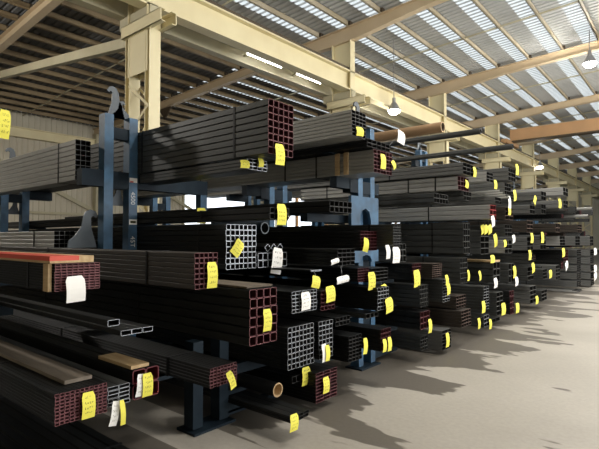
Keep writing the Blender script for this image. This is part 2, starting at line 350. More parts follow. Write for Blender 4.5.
def tube_mesh(wd, ht, ln, style, wall=.11):
    key = (round(wd, 4), round(ht, 4), round(ln, 2), style)
    if key in TUBES: return TUBES[key]
    sk, rim, hol, _ = ST[style]; g = .0008; c = min(wd, ht) * .12; tk = max(.0022, min(wd, ht) * wall)
    def ring(x, i):
        a, b_, e, f, cc = i, wd - i, i, ht - i, max(c - i * .6, .0008)
        return [(x, a + cc, e), (x, b_ - cc, e), (x, b_, e + cc), (x, b_, f - cc), (x, b_ - cc, f), (x, a + cc, f), (x, a, f - cc), (x, a, e + cc)]
    mb = MB(); q = [(i, (i + 1) % 8, 8 + (i + 1) % 8, 8 + i) for i in range(8)]
    mb.poly(ring(-ln, g) + ring(0, g), q + [list(range(8))[::-1]], sk)
    mb.poly(ring(0, g) + ring(0, g + tk), q, rim)
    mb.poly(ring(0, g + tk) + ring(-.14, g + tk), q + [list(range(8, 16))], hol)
    TUBES[key] = mb.mesh('square_tube'); return TUBES[key]
def strap_mesh(W, H):
    t = .003; mb = MB(); o = .0015; a, b_ = -.011, .011
    mb.box((a, -t, -t), (b_, 0, H + t), 'strap').box((a, W, -t), (b_, W + t, H + t), 'strap').box((a, -t, -t), (b_, W + t, 0), 'strap').box((a, -t, H), (b_, W + t, H + t), 'strap')
    return mb.mesh('strap')
UPC = [2.63, 5.1, 7.5, 9.9, 12.3, 14.7, 17.1, 19.5, 22.0, .35]
BUN = []     # dicts with world box
def add(key, X, y0, y1, z0, z1, rows, cols, style, L=6.1, straps=(.45, 2.1, 4.6), prio=0, shape='square', label=None):
    b = dict(key=key, x1=X, x0=X - L, y0=y0, y1=y1, z0=z0, z1=z1, rows=rows, cols=cols, style=style, straps=straps, shape=shape, label=label)
    for o in BUN:
        ox = min(b['x1'], o['x1']) - max(b['x0'], o['x0']); oy = min(y1, o['y1']) - max(y0, o['y0']); oz = min(z1, o['z1']) - max(z0, o['z0'])
        if ox > 0 and oy > .004 and oz > .004:
            if prio: return None
            # settle the newcomer: trim the smaller overlap away
            if oz < oy or oy > (y1 - y0) * .45:
                if (z0 + z1) > (o['z0'] + o['z1']): z0 = o['z1'] + .004
                else: z1 = o['z0'] - .004
            else:
                if (y0 + y1) > (o['y0'] + o['y1']): y0 = o['y1'] + .004
                else: y1 = o['y0'] - .004
            b.update(y0=y0, y1=y1, z0=z0, z1=z1)
            if y1 - y0 < .03 or z1 - z0 < .015:
                print('DROP', key, 'vs', o['key'], round(oy, 3), round(oz, 3)); return None
            print('trim', key, 'vs', o['key'], round(oy, 3), round(oz, 3))
    BUN.append(b); return b
def px(key, x1, x2, yt, yb, X, rows, cols, style, **k):
    p = atX(x1, yt, X); q = atX(x1, yb, X); r = atX(x2, (yt + yb) / 2, X)
    ya, yb = p.y, r.y
    for c in UPC:
        if X - 6.1 < -4.8 and ya < c + .2 and yb > c - .2:
            up, dn = c + .2 - ya, yb - c + .2
            d = up if up < dn else -dn
            print('nudge', key, round(d, 3)); ya += d; yb += d
    if ya > 7.6: ya = yb - .6 * (yb - ya); cols = max(2, cols - 1)
    elif ya > 5.3: ya = yb - .8 * (yb - ya)
    if ya > 5.3 and ya < 10 and 1.78 < q.z < 2.42: k['L'] = 3.0
    return add(key, X, ya, yb, max(q.z, .055), p.z, rows, cols, style, **k)
# uprights: two legs each, standing between the bays
UPX = [-4.75, -7.7, -3.25]
# --- bay 0 (nearest)
px('A1', 55, 100, 264, 292, -2.55, 10, 8, 'dmaroon', straps=(.35, 2.4))
px('A2', 55, 107, 395, 427, -2.5, 9, 11, 'dmaroon', straps=(.9, 2.6))
px('A3', 108, 130, 388, 408, -2.55, 5, 2, 'galv', straps=())
px('A4', 133, 159, 371, 401, -2.6, 2, 2, 'solid', straps=())
px('A5', 210, 237, 369, 389, -2.35, 6, 8, 'dmaroon')
px('A6', 195, 217.5, 253, 290, -2.45, 7, 5, 'brown', straps=(.55, 2.2))
px('A7', 226, 256, 224, 270, -3.24, 8, 7, 'bgalv', straps=(.4, 2.1))
px('A8', 250, 277, 290, 347, -2.2, 6, 4, 'dmaroon', straps=(1.3, 3.1))
add('A10', -4.95, 2.26, 2.425, 2.2, 2.63, 8, 3, 'lgrey', L=3.3, straps=(.4, 2.9))
px('A13', 108, 120, 320.5, 327, -2.5, 1, 1, 'bgrey', straps=())
px('A14', 121, 153, 331, 336.5, -2.5, 1, 3, 'bgrey', straps=())
add('A11', -5.0, 2.08, 2.40, 1.50, 1.67, 4, 6, 'lgrey', L=4.6, straps=(.5, 2.3))
add('A0', -2.5, .55, .78, 2.2, 2.5, 6, 5, 'grey')
add('A15', -2.6, 1.2, 1.73, .06, .2, 2, 7, 'black')
add('A16', -2.5, .6, 1.05, .06, .26, 3, 6, 'black')
# --- bay 1
px('B1', 268, 293, 98, 153, -2.72, 8, 5, 'maroon', straps=(.42, 1.9))
px('B0', 248, 267, 158, 169, -2.97, 3, 4, 'galv', straps=(), L=1.7)
px('B12', 270, 289, 207, 219, -2.7, 2, 4, 'black', straps=(.9, 2.5))
px('B3', 374, 392, 149, 172, -2.7, 6, 6, 'lmaroon', straps=(.8, 1.3, 3))
px('B2', 352, 366, 109, 135, -2.7, 7, 4, 'lgrey', straps=(1.5, 3.4))
px('B4', 367, 390, 138, 146, -2.7, 2, 5, 'black', straps=(), L=1.7)
px('B5', 361, 377, 231, 251, -2.7, 6, 5, 'dkmaroon', straps=(1.2, 2.6))
px('B6', 338, 355, 249, 266, -2.7, 4, 4, 'black', straps=())
px('A9', 258, 287, 253, 268, -3.24, 2, 6, 'bgalv', straps=())
px('B7', 311, 322, 261, 272, -2.7, 4, 3, 'bgalv', straps=())
px('B8', 292, 317, 292, 314, -2.7, 6, 7, 'bgalv', straps=())
px('B9', 321, 335, 291, 311, -2.7, 5, 4, 'dkmaroon', straps=())
px('B10', 288, 314, 328, 371, -2.7, 8, 7, 'bgalv', straps=(.8,))
px('B10b', 319, 333, 322, 360, -2.7, 8, 4, 'bgalv', straps=())
px('B11', 316, 337, 374, 404, -2.72, 9, 3, 'dmaroon', straps=(1.6,))
px('B17', 292, 309, 377, 384, -2.85, 1, 3, 'black', straps=())
px('B13', 378, 389, 288, 311, -2.6, 6, 4, 'bgalv', straps=())
px('B15', 358, 369, 268.5, 282, -2.7, 5, 4, 'dkmaroon', straps=())
px('B15b', 372, 388, 268.5, 283, -2.75, 4, 4, 'black', straps=(.4,))
px('B14', 349, 362, 337, 363, -2.7, 7, 4, 'black', straps=())
px('B16', 381, 391, 330, 352, -2.6, 5, 4, 'dkmaroon', straps=())
px('B20', 366, 378, 314, 319, -2.7, 1, 3, 'grey', straps=())
px('B21', 388, 401, 224, 247, -2.5, 8, 5, 'grey', straps=(.3,))
px('B22', 330, 352, 200, 212, -2.9, 2, 5, 'black', straps=())
px('B19', 291, 309, 417, 424, -2.47, 2, 3, 'black', straps=())
px('B23', 336, 350, 318, 327, -2.8, 2, 4, 'black', straps=())
# --- bay 2
px('C1', 455, 469, 175, 189, -2.7, 3, 4, 'lmaroon', straps=(.35, .8, 2.4))
px('C1b', 460, 474, 161, 173, -2.6, 3, 3, 'grey', straps=(1.2,))
px('C2b', 470, 479, 192, 201, -2.68, 2, 3, 'black', straps=())
px('C3a', 430, 448, 192, 202, -2.7, 2, 5, 'black', straps=())
px('C3d', 462, 470, 223, 254, -2.7, 5, 3, 'black', straps=(.5,))
px('C4', 430, 442, 264, 279, -2.8, 7, 4, 'rust', straps=(1.7,))
px('C4b', 410, 421, 264, 281, -2.8, 5, 4, 'dkmaroon', straps=(.9,))
px('C5', 441, 450, 280, 303, -2.75, 8, 3, 'bgalv', straps=(1.4,))
px('C6', 454, 466, 297, 310, -2.7, 4, 4, 'rust', straps=(1.9,))
px('C8', 459, 471, 312, 329, -2.62, 5, 4, 'rust', straps=(.6, 2.2))
px('C9', 418, 430, 313, 331, -2.72, 3, 3, 'dkmaroon', straps=(.5,))
px('C10', 440, 451, 332, 352, -2.7, 6, 3, 'grey', straps=(.9,))
px('C12', 418, 428, 286, 308, -2.75, 5, 5, 'black', straps=())
px('C13', 460, 469, 258, 284, -2.75, 5, 4, 'black', straps=(.6,))
px('C14', 419, 428, 338, 352, -2.75, 4, 4, 'black', straps=())
# --- bay 3
px('D1', 505, 517, 166, 179, -2.7, 3, 4, 'grey', straps=(1.6,))
px('D2', 486, 496, 204, 219, -2.68, 3, 3, 'lred', straps=(1.1, 3))
px('D3', 474.5, 489, 230, 255, -2.85, 4, 3, 'black', straps=(1.2, 3))
px('D4', 478, 487, 288, 312, -2.7, 8, 3, 'bgalv', straps=())
px('D5', 505, 514, 264, 284, -2.7, 3, 3, 'black', straps=(1.2,))
px('D6', 489, 500, 263, 284, -2.75, 3, 3, 'black', straps=(.8,))
px('D7', 491, 501, 196, 203, -2.75, 2, 4, 'grey', straps=(1.2,))
px('D8', 500, 511, 181, 193, -2.72, 3, 4, 'grey', straps=(1.6,))
px('D9', 482, 493, 170, 180, -2.8, 3, 3, 'lgrey', straps=(1,))
px('D10', 500, 513, 206, 219, -2.75, 3, 3, 'rust', straps=(1,))
px('D11', 500, 512, 224, 236, -2.75, 3, 4, 'black', straps=())
px('D12', 500, 512, 240, 254, -2.75, 3, 3, 'lgrey', straps=())
px('D13', 492, 503, 294, 318, -2.7, 5, 3, 'black', straps=(1,))
px('D14', 478, 487, 318, 330, -2.7, 3, 2, 'galv', straps=())
px('D15', 507, 514, 292, 316, -2.7, 4, 3, 'dkmaroon', straps=())
px('D16', 478, 500, 325, 332, -2.9, 1, 4, 'black', straps=())
# --- bays 4 to 8
px('E1', 538, 546, 190, 199, -2.7, 2, 3, 'grey', straps=(1.2,))
px('E2', 526, 535, 204, 213, -2.7, 2, 2, 'grey', straps=(.8,))
px('E3', 538, 546, 203, 213, -2.7, 2, 3, 'black', straps=(1,))
px('E4', 523, 533, 237, 251, -2.7, 3, 3, 'grey', straps=(1,))
px('E5', 536, 546, 235, 250, -2.7, 3, 3, 'grey', straps=(1.2,))
px('E6', 525, 533, 254, 264, -2.7, 3, 3, 'black', straps=())
px('E7', 523, 534, 268, 282, -2.7, 3, 3, 'black', straps=(1,))
px('E8', 540, 547, 270, 280, -2.7, 3, 3, 'black', straps=())
px('E9', 523, 533, 220, 232, -2.72, 3, 3, 'rust', straps=(1,))
px('E10', 526, 536, 288, 306, -2.72, 4, 3, 'grey', straps=(1,))
px('E11', 538, 547, 292, 303, -2.72, 3, 3, 'black', straps=())
px('G1', 563, 571, 187, 195, -2.7, 2, 3, 'lgrey', straps=(2.4,))
px('G2', 560, 568, 199, 207, -2.65, 2, 3, 'grey', straps=())
px('G3', 553, 560, 223, 232, -2.7, 2, 3, 'rust', straps=(1,))
px('G4', 560, 568, 250, 262, -2.7, 4, 3, 'dkmaroon', straps=(2,))
px('G5', 553, 560, 266, 281, -2.7, 4, 3, 'grey', straps=(1,))
px('G6', 575, 582, 224, 232, -2.7, 3, 3, 'rust', straps=(2,))
px('G7', 572, 580, 236, 246, -2.7, 3, 3, 'grey', straps=(1,))
px('G8', 574, 582, 294, 301, -2.75, 2, 3, 'lgrey', straps=(2,))
px('G9', 586, 592, 236, 246, -2.7, 3, 3, 'grey', straps=(1, 3))
px('G11', 556, 565, 236, 246, -2.7, 3, 3, 'lgrey', straps=(1,))
for i, yy in enumerate((250, 258, 266, 274, 282)):
    px('H%d' % i, 587, 593, yy, yy + 6.5, -2.7, 3, 3, 'grey', straps=(1, 2.6))
    px('I%d' % i, 574, 581, yy, yy + 6.5, -2.8, 3, 3, 'grey', straps=(1.4, 3))
# fill the deeper slots of every bay (ends set further back)
rr = random.Random(3)
EDGE = [(.9, 2.36)] + [(UPC[i] + .3, UPC[i + 1] - .3) for i in range(7)] + [(19.8, 21.6)]
NB = 8
for bay in range(0, 9):
    a, b_ = EDGE[bay]
    for k in range(26 if bay else 10):
        wd = rr.uniform(.22, .42); hg = rr.uniform(.12, .3)
        y0 = rr.uniform(a, b_ - wd); z0 = rr.choice([.1, .4, .7, 1.0, 1.3, 1.6, 1.9, 2.2, 2.45][:8 if bay < 4 else 9]) + rr.uniform(-.03, .05)
        if bay == 8 and k in (14, 23): continue
        if bay == 0 and (z0 > 1.0 or z0 < .3): continue
        if bay in (1, 2, 3) and z0 + hg > 1.74: continue
        if bay > 3 and 1.8 < z0 < 2.2: continue
        X = -3.0 - rr.uniform(.0, .35) if bay > 1 else -3.3 - rr.uniform(.0, .6)
        if 'R%d_%d' % (bay, k) in ('R2_24', 'R4_13', 'R5_4'): rr.random(); continue
        add('R%d_%d' % (bay, k), X, y0, y0 + wd, z0, z0 + hg, rr.choice([3, 4]), rr.choice([3, 4, 5]), rr.choice(['black', 'grey', 'black', 'dkmaroon', 'galv', 'rust'] if bay > 1 else ['black', 'black', 'dkmaroon']), prio=1, L=5.3, straps=(rr.uniform(.5, 1.2),))
# ---- labels by bay and height
ORD = ['nearest', 'second', 'third', 'fourth', 'fifth', 'sixth', 'seventh', 'eighth', 'ninth']
NUM = ['lowest', 'second lowest', 'third lowest', 'fourth lowest', 'fifth lowest', 'sixth lowest', 'seventh lowest', 'eighth lowest', 'ninth lowest', 'tenth lowest'] + \
      [s + ' lowest' for s in 'eleventh twelfth thirteenth fourteenth fifteenth sixteenth seventeenth eighteenth nineteenth twentieth twenty-first twenty-second twenty-third twenty-fourth twenty-fifth twenty-sixth twenty-seventh twenty-eighth twenty-ninth thirtieth thirty-first thirty-second thirty-third thirty-fourth thirty-fifth thirty-sixth'.split()]
SPEC = {
 'A1': 'bundle of flat maroon tubes under a red-painted timber, white sheet on its end',
 'A2': 'bundle of small maroon-ended tubes at bottom left, yellow tag on its end, pale top',
 'A3': 'small stack of silver flat tubes beside the bottom left maroon-ended bundle',
 'A4': 'solid maroon painted box sections with yellow and white tags at lower left',
 'A5': 'small maroon-ended tube bundle just above the pale floor strip, yellow tag slanting',
 'A6': 'maroon-ended tube bundle with yellow tag, left of the large silver-ended bundle',
 'A7': 'silver-ended square tube bundle with a tilted yellow tag in the middle of its end',
 'A8': 'bundle of large square tubes with pink-edged maroon ends, yellow tag at lower centre',
 'A10': 'pale grey tube bundle at upper left, ending against the blue nearest upright',
 'A11': 'pale grey tube bundle at left at eye level behind the curved horn plate',
 'A13': 'single thin grey box tube end poking out below the white-papered maroon bundle',
 'A14': 'three flat grey channels lying side by side at left below the single box tube',
 'B1': 'tall maroon-ended square tube bundle on the top arms, highest in the nearest racks',
 'B0': 'small silver-ended tube bundle tucked just under the tall top maroon-ended bundle',
 'B12': 'flat long black tube bundle at eye level with yellow tag on its corner',
 'B2': 'pale grey tube bundle on top, second from the left along the rack tops',
 'B3': 'grey bundle with maroon square ends and two timber spacers, upper centre',
 'B5': 'bundle with dull maroon ends and a yellow tag, in front of the blue plate',
 'A9': 'low row of silver-ended square tubes with a long white tag, centre',
 'B8': 'silver-ended bundle with a white tag, directly above the large silver-ended block',
 'B10': 'large block of silver-ended square tubes near the floor, wider of two side by side',
 'B10b': 'narrow block of silver-ended tubes right of the wider one, with white and yellow tags',
 'B11': 'maroon striped-end bundle near the floor with one yellow tag, front centre',
 'B13': 'silver-ended tube bundle at centre right with a tilted yellow tag on its corner',
 'C1': 'pale grey bundle with maroon ends and yellow tag, upper right of centre',
 'C8': 'rust-brown ended bundle jutting lowest but one right of centre',
 'D1': 'dark grey tube bundle on the highest arms at right with two yellow tags',
 'D2': 'pale grey bundle with bright red painted end at eye level right of centre',
 'D4': 'silver-ended bundle with yellow tag, low right of centre'}
ST['dgrey'] = ('mill_steel', 'mill_steel', 'tube_hollow', 'dark grey'); ST['mgrey'] = ('hazed_mid_steel', 'mill_steel', 'tube_hollow', 'grey')
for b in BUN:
    if b['y0'] > 5.2: b['style'] = {'black': 'dgrey', 'grey': 'mgrey', 'bgalv': 'galv'}.get(b['style'], b['style'])  # far bundles swap to paler steel, painting the haze over them
def bay_of(b):
    ym = (b['y0'] + b['y1']) / 2
    for i, c in enumerate(UPC[:8]):
        if ym < c: return i
    return 8
byb = {}
for b in BUN: b['bay'] = bay_of(b); byb.setdefault(b['bay'], []).append(b)
for k, v in byb.items():
    v.sort(key=lambda b: (b['z0'], b['y0']))
    for i, b in enumerate(v): b['rank'] = i
def label_of(b):
    if b['key'] in SPEC: return SPEC[b['key']]
    nm = 'the nearest rack bay' if b['bay'] == 0 else 'the %s rack bay from the camera' % ORD[b['bay']]
    return '%s tube bundle, %s in %s' % (ST[b['style']][3], NUM[b['rank']], nm)
def crosses(b, X): return b['x0'] < X < b['x1']
for b in BUN:
    W = b['y1'] - b['y0']; H = b['z1'] - b['z0']; Lb = b['x1'] - b['x0']
    t = empty('tube_bundle', (b['x1'], b['y0'], b['z0']))
    tag(t, label_of(b), 'tube bundle', 'tube bundles in the %s rack bay' % ORD[b['bay']])
    tw, th = W / b['cols'], H / b['rows']
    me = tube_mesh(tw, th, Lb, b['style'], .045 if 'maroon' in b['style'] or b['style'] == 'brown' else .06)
    jr = random.Random(b['key'])
    for r in range(b['rows']):
        for c in range(b['cols']):
            o = bpy.data.objects.new('square_tube', me); COL.objects.link(o); o.parent = t
            o.location = (jr.uniform(-.006, .002), c * tw, r * th)
    if b['straps']:
        sm = strap_mesh(W, H)
        for s in b['straps']:
            if s < Lb - .1:
                o = bpy.data.objects.new('strap', sm); COL.objects.link(o); o.parent = t; o.location = (-s, 0, 0)
BK = {b['key']: b for b in BUN}
# ---- loose pipes and rolls
PIPES = []
def pipe(name, p, r, L, label, m='mill_steel', rim='grey_rim', hol='tube_hollow', cat='pipe', group=None):
    t = MB().cyl((-L, 0, 0), (0, 0, 0), r, m, 20, hollow=r * .82, hm=(rim, hol)).build(name, None, p); tag(t, label, cat, group)
    for q in t.data.polygons:
        if len(q.vertices) == 4: q.use_smooth = True
    PIPES.append((p[0] - L, p[0], p.y - r, p.y + r, p.z - r, p.z)); return t
pipe('steel_pipe', atX(278, 390, -2.75), .06, 5.5, 'round pipe with pale capped end low in front, left of the striped maroon bundle', 'black_shaded_steel', 'timber', 'timber')
pipe('steel_pipe', atX(481, 131, -2.7), .05, 6.6, 'long dark round pipe on the rack tops, upper of two')
pipe('steel_pipe', atX(513, 146.5, -2.7), .055, 7.6, 'long dark round pipe on the rack tops, lower and farther of two')
pipe('cardboard_roll', atX(443, 127, -2.75), .075, 2.6, 'brown cardboard roll lying on the rack tops', 'cardboard', 'timber', 'timber_dark', 'roll')
for i, (a, c, s) in enumerate(((592, 208.5, 0), (588, 216, 1))):
    pipe('steel_pipe', atX(a, c, -2.8), .05, 6.1, ['bluish pipe end with yellow tag at far right', 'lower pipe beside the far right pipe with yellow tag'][i], 'pale_toplit_steel')
pipe('steel_pipe', atX(265, 228, -3.3), .06, 5.2, 'dark blue round pipe end right of the big silver-ended bundle', 'navy_paint', 'slate_paint')
bb = BK['A9']; ts = (bb['y1'] - bb['y0']) / bb['cols']
for i, (u, lb) in enumerate(((.36, 'left'), (.58, 'middle'), (.8, 'right'))):
    o = bpy.data.objects.new('loose_square_tube', tube_mesh(ts * .9, ts * .9, 5.0, 'bgalv', .06)); COL.objects.link(o)
    o.location = (bb['x1'] - .02, bb['y0'] + u * (bb['y1'] - bb['y0']), bb['z1'] + .003); o.rotation_euler = (math.radians(45 if i else 38), 0, 0)
    tag(o, 'loose silver-ended square tube tilted on its corner, %s of three behind the long white tag' % lb, 'tube', 'tilted loose square tubes')
for i in range(4):
    pipe('steel_pipe', atX(500 + i * 3, 191 + i * 2.2, -2.62), .022, 6.1, 'thin loose pipe lying on the third bay upper tubes, %s' % ('nearest', 'second', 'third', 'farthest')[i], 'pale_toplit_steel', group='thin loose pipes in the third bay')
# ------------------------------------------------------------------ rack uprights with arms fitted under what they carry
EXTRA = [dict(x0=p[0], x1=p[1], y0=p[2], y1=p[3], z0=p[4], z1=2 * p[5] - p[4]) for p in PIPES]
def hits(X, y0, y1, z0, z1, me=None):
    for o in BUN + EXTRA:
        if o is me or not (o['x0'] < X + .06 and o['x1'] > X - .06): continue
        if min(y1, o['y1']) - max(y0, o['y0']) > .002 and min(z1, o['z1']) - max(z0, o['z0']) > .001: return o
    return None
HTOP = [2.9, 3.2, 3.55, 3.55, 3.3, 3.2, 3.2, 3.2, 3.0, 2.9]
ups = {}
ULAB = {}
for j, X in enumerate(UPX):
    for i, c in enumerate(UPC):
        if j == 2 and i > 1: continue
        t = empty('rack_upright', (X, c, 0)); h = HTOP[i] - (.3 if j else 0)
        if j == 2: h = (.74, 3.0)[i]
        pm = 'blue_paint' if i != 1 else 'blue_paint'
        if j == 2 and i == 0: pm = 'navy_paint'
        for s in (-1, 1):
            po = MB().box((-.06, s * .14 - .05, .03), (.06, s * .14 + .05, h), pm).build('post', t)
            if (j, i, s) == (0, 0, 1): mpost = po
        MB().box((-.12, -.22, 0), (.12, .22, .02), 'navy_paint').build('base_plate', t)
        pm = 'navy_paint' if (j == 2 and i == 0) else pm
        for z in ((.5, 1.2, 2.12, h - .25) if h > 2.3 else (.4,)):
            MB().box((-.045, -.09, z), (.045, .09, z + .12), 'navy_paint').build('cross_tie', t)
        # curved horn plates: hooked nose at the top, smaller one at eye level
        def horn(y, z, s, k, nm='horn_plate'):
            pr = [(0, 0), (.30, 0), (.29, .07), (.22, .13), (.16, .22), (.145, .32), (.12, .37), (.07, .395), (.02, .38), (-.01, .33), (.015, .31), (.04, .33), (.065, .31), (.06, .2), (.03, .1)]
            MB().prism([(y + s * u * k, z + v * k) for u, v in pr], 'x', -.075, -.055 + .0, 'slate_paint').build(nm, t)
        if h > 1: horn(-.1, h, 1, .85); horn(.1, h, -1, .5)
        if i in (0, 2) and j < 2: horn(-.2, 1.5, -1, 1.0)
        if i in (0, 1, 2, 3) and h > 1: horn(.1, 1.95, -1, .6)
        ups[(j, i)] = t
        tag(t, ('blue rack upright just left of the frame carrying the lowest left bundles, %s' if i == 9 else ORD[min(i, 8)] + ' rack upright from the left with two blue posts, %s') % (('front row', 'back row', 'extra one standing further forward')[j]), 'rack upright', 'blue rack uprights')
        # arms
todo = {}
bearers = []
PL = []
for b in BUN + EXTRA:
    for j, X in enumerate(UPX):
        if not (b['x0'] < X - .1 and b['x1'] > X + .1): continue
        ym = (b['y0'] + b['y1']) / 2; best = None
        for i, c in enumerate(UPC):
            s = 1 if ym > c else -1
            far = b['y1'] if s > 0 else b['y0']; near = c + s * .19
            if abs(ym - c) > 2.3 or (j == 2 and i > 1) : continue
            if j == 2 and (i == 0 and b['z0'] > .74 or i > 1 or b['z0'] > 3 or abs(ym - c) > 1.1): continue
            ya, yb = sorted((near, far))
            for dep in (.13, .09, .06, .04, .025, .012):
                if b['z0'] - dep < .03: continue
                hh = hits(X, ya, yb, b['z0'] - dep, b['z0'] - .0015, b) or any(pj == j and pi != i and min(yb, pb) - max(ya, pa) > 0 and min(b['z0'], q1) - max(b['z0'] - dep, q0) > 0 for pj, pi, pa, pb, q0, q1 in PL)
                if not hh:
                    sc = abs(far - near) - dep * 4
                    if best is None or sc < best[0]: best = (sc, i, ya, yb, dep)
                    break
        if best:
            _, i, ya, yb, dep = best; todo.setdefault((j, i), []).append([ya, yb, b['z0'] - dep, b['z0'] - .001])
            PL.append((j, i, ya, yb, b['z0'] - dep, b['z0'])); b.setdefault('sup', 0); b['sup'] += 1
        elif j < 2:
            # packed on what lies below
            top = 0.0; 
            for o in BUN:
                if o is not b and o['x0'] < X and o['x1'] > X and min(b['y1'], o['y1']) - max(b['y0'], o['y0']) > .03 and o['z1'] <= b['z0'] + .002: top = max(top, o['z1'])
            gap = b['z0'] - top
            if .18 < gap: print('GAP', b.get('key'), round(gap, 2), X)
            if .006 < gap < .26 or (gap > .006 and top == 0 and gap < .4): bearers.append((X, b['y0'] + .01, b['y1'] - .01, top + .0005, b['z0'] - .0005, b))
for (j, i), lst in todo.items():
    t = ups[(j, i)]; X = UPX[j]; c = UPC[i]
    lst.sort(key=lambda a: (a[3], a[0])); merged = []
    for a in lst:
        hit = False
        for m_ in merged:
            if abs(m_[3] - a[3]) < .004 and (m_[0] - c) * (a[0] - c) > 0:
                m_[0] = min(m_[0], a[0]); m_[1] = max(m_[1], a[1]); m_[2] = max(m_[2], a[2]); hit = True
        if not hit: merged.append(list(a))
    for ya, yb, z0, z1 in merged:
        MB().box((-.05, ya - c, z0), (.05, yb - c, z1), 'navy_paint').build('arm', t)
# deep dark arms under the top loads either side of the nearest upright
t = ups[(0, 0)]; zb = BK['B1']['z0'] - .002
MB().box((-.055, -.42, zb - .17), (.057, 1.16, zb), 'navy_paint').build('deep_arm', t)
MB().box((-.05, 1.06, zb - .42), (.05, 1.16, zb - .17), 'blue_paint').build('hanging_stub', t)
for j in (0, 2):
    MB().box((-.055, -.36, zb - .15), (.057, .3, zb), 'navy_paint').build('deep_arm', ups[(j, 1)])
# stencilled marks and small plates on the nearest front post
t = mpost
def text(s, size, name, loc, parent, roty, label):
    cu = bpy.data.curves.new(name, 'FONT'); cu.body = s; cu.size = size; cu.extrude = .0008
    o = bpy.data.objects.new(name, cu); COL.objects.link(o)
    dg = bpy.context.evaluated_depsgraph_get(); me = bpy.data.meshes.new_from_object(o.evaluated_get(dg))
    bpy.data.objects.remove(o); me.materials.clear(); me.materials.append(MATS['white_mark'])
    q = bpy.data.objects.new(name, me); COL.objects.link(q); q.parent = parent; q.location = loc; q.rotation_euler = roty; q['label'] = label
text('4500', .07, 'stencilled_number', (.0615, .115, 2.1), t, (math.radians(90), math.radians(90), math.radians(90)), 'white stencilled number on the blue post')
text('45T', .075, 'stencilled_number', (.0615, .115, 1.62), t, (math.radians(90), math.radians(90), math.radians(90)), 'lower white stencilled mark on the blue post')
mb = MB().box((.061, .095, 1.745), (.064, .185, 1.8), 'white_paper').box((.064, .108, 1.76), (.0645, .172, 1.785), 'ink'); o = mb.build('number_plate', t); o['label'] = 'small pale number plate'
mb = MB().box((.061, .095, 2.2), (.064, .185, 2.25), 'white_paper').box((.064, .10, 2.2), (.0645, .14, 2.215), 'red_paint'); o = mb.build('number_plate', t); o['label'] = 'small white and red number plate'
for k, (X, y0, y1, z0, z1, b) in enumerate(bearers):
    o = MB().box((-.045, 0, 0), (.045, y1 - y0, z1 - z0), 'timber_dark').build('timber_bearer', None, (X, y0, z0))
    what = label_of(b) if 'key' in b else 'the loose pipes'
    nm = ('front' if X > -6 else 'back')
    o['label'] = 'dark timber packer in the %s frame under bundle %s' % (nm, ('%s of %s bay' % (NUM[b['rank']], ORD[b['bay']])) if 'rank' in b else 'of pipes')
    o['category'] = 'timber packer'; o['group'] = 'timber packers under the bundles'
for k, yk in enumerate((17.5, 21.5, 25.5, 29.5, 33.5)):
    t = empty('far_storage_frame', (-15.5, yk, 0))
    for xx in (-.6, .6): MB().box((xx - .06, -.06, 0), (xx + .06, .06, 5.4), 'crane_orange').build('post', t)
    for zz in (1.6, 3.2, 4.7, 5.3):
        MB().box((-.54, -.04, zz), (.54, .04, zz + .1), 'crane_orange').build('tie', t)
        MB().box((.54, .06, zz), (.66, 3.94, zz + .12), 'crane_orange').build('shelf_beam', t)
    for zz in (0.1, 1.75, 3.35): MB().beam((-.54, 0, zz + .1), (.54, 0, zz + 1.4), .05, .05, 'crane_orange').build('brace', t)
    tag(t, 'orange storage frame far behind the racks, %s from the left' % ('first', 'second', 'third', 'fourth', 'fifth')[k], 'storage frame', 'orange storage frames behind the racks')
# ------------------------------------------------------------------ timber, blue plates, odd pieces
b = BK['A1']
o = MB().box((-3.2, -.03, 0), (.01, .2, .035), 'timber').box((-1.2, -.031, .012), (.011, .12, .0365), 'red_paint').build('timber_board', None, (b['x1'], b['y0'], b['z1'] + .004)); tag(o, 'red-painted timber board on top of the white-papered maroon bundle', 'board')
o = MB().box((-4.0, .10, 0), (-.12, .25, .02), 'board_old').build('timber_board', None, (BK['A2']['x1'], BK['A2']['y0'], BK['A2']['z1'] + .004)); tag(o, 'long worn pale board lying on the bottom left maroon-ended bundle', 'board')
o = MB().box((-.03, -.022, 0), (.03, -.003, b['z1'] - b['z0']), 'timber').build('timber_spacer', None, (b['x1'] - .06, b['y0'], b['z0'])); tag(o, 'upright timber batten at the near corner of the white-papered maroon bundle', 'timber spacer')
o = MB().box((-3.0, -.01, 0), (.0, BK['D6']['y1'] - BK['D6']['y0'] + .01, .03), 'timber').build('timber_board', None, (BK['D6']['x1'], BK['D6']['y0'], BK['D6']['z1'] + .004)); tag(o, 'gold-coloured timber edge board on a dark bundle right of centre', 'board')
b = BK['A4']
o = MB().box((-.4, 0, 0), (.0, .12, .02), 'timber').build('timber_board', None, (b['x1'] - .02, b['y0'] + .0, b['z1'] + .004)); tag(o, 'pale timber strip on top of the solid maroon sections', 'board')
b = BK['A8']
o = MB().box((-1.1, 0, 0), (-.05, .24, .012), 'timber_dark').build('timber_board', None, (b['x1'], b['y0'] + .02, b['z1'] + .004)); tag(o, 'thin dull sheet lying on the large square tubes at centre', 'board')
b = BK['B3']
for k, s in enumerate((.36, .48)):
    o = MB().box((-.03, 0, 0), (.03, .018, b['z1'] - b['z0']), 'timber').build('timber_spacer', None, (b['x1'] - s, b['y0'] - .022, b['z0'])); tag(o, 'upright timber spacer on the grey bundle, %s of the pair' % ('right' if k == 0 else 'left'), 'timber spacer', 'timber spacers')
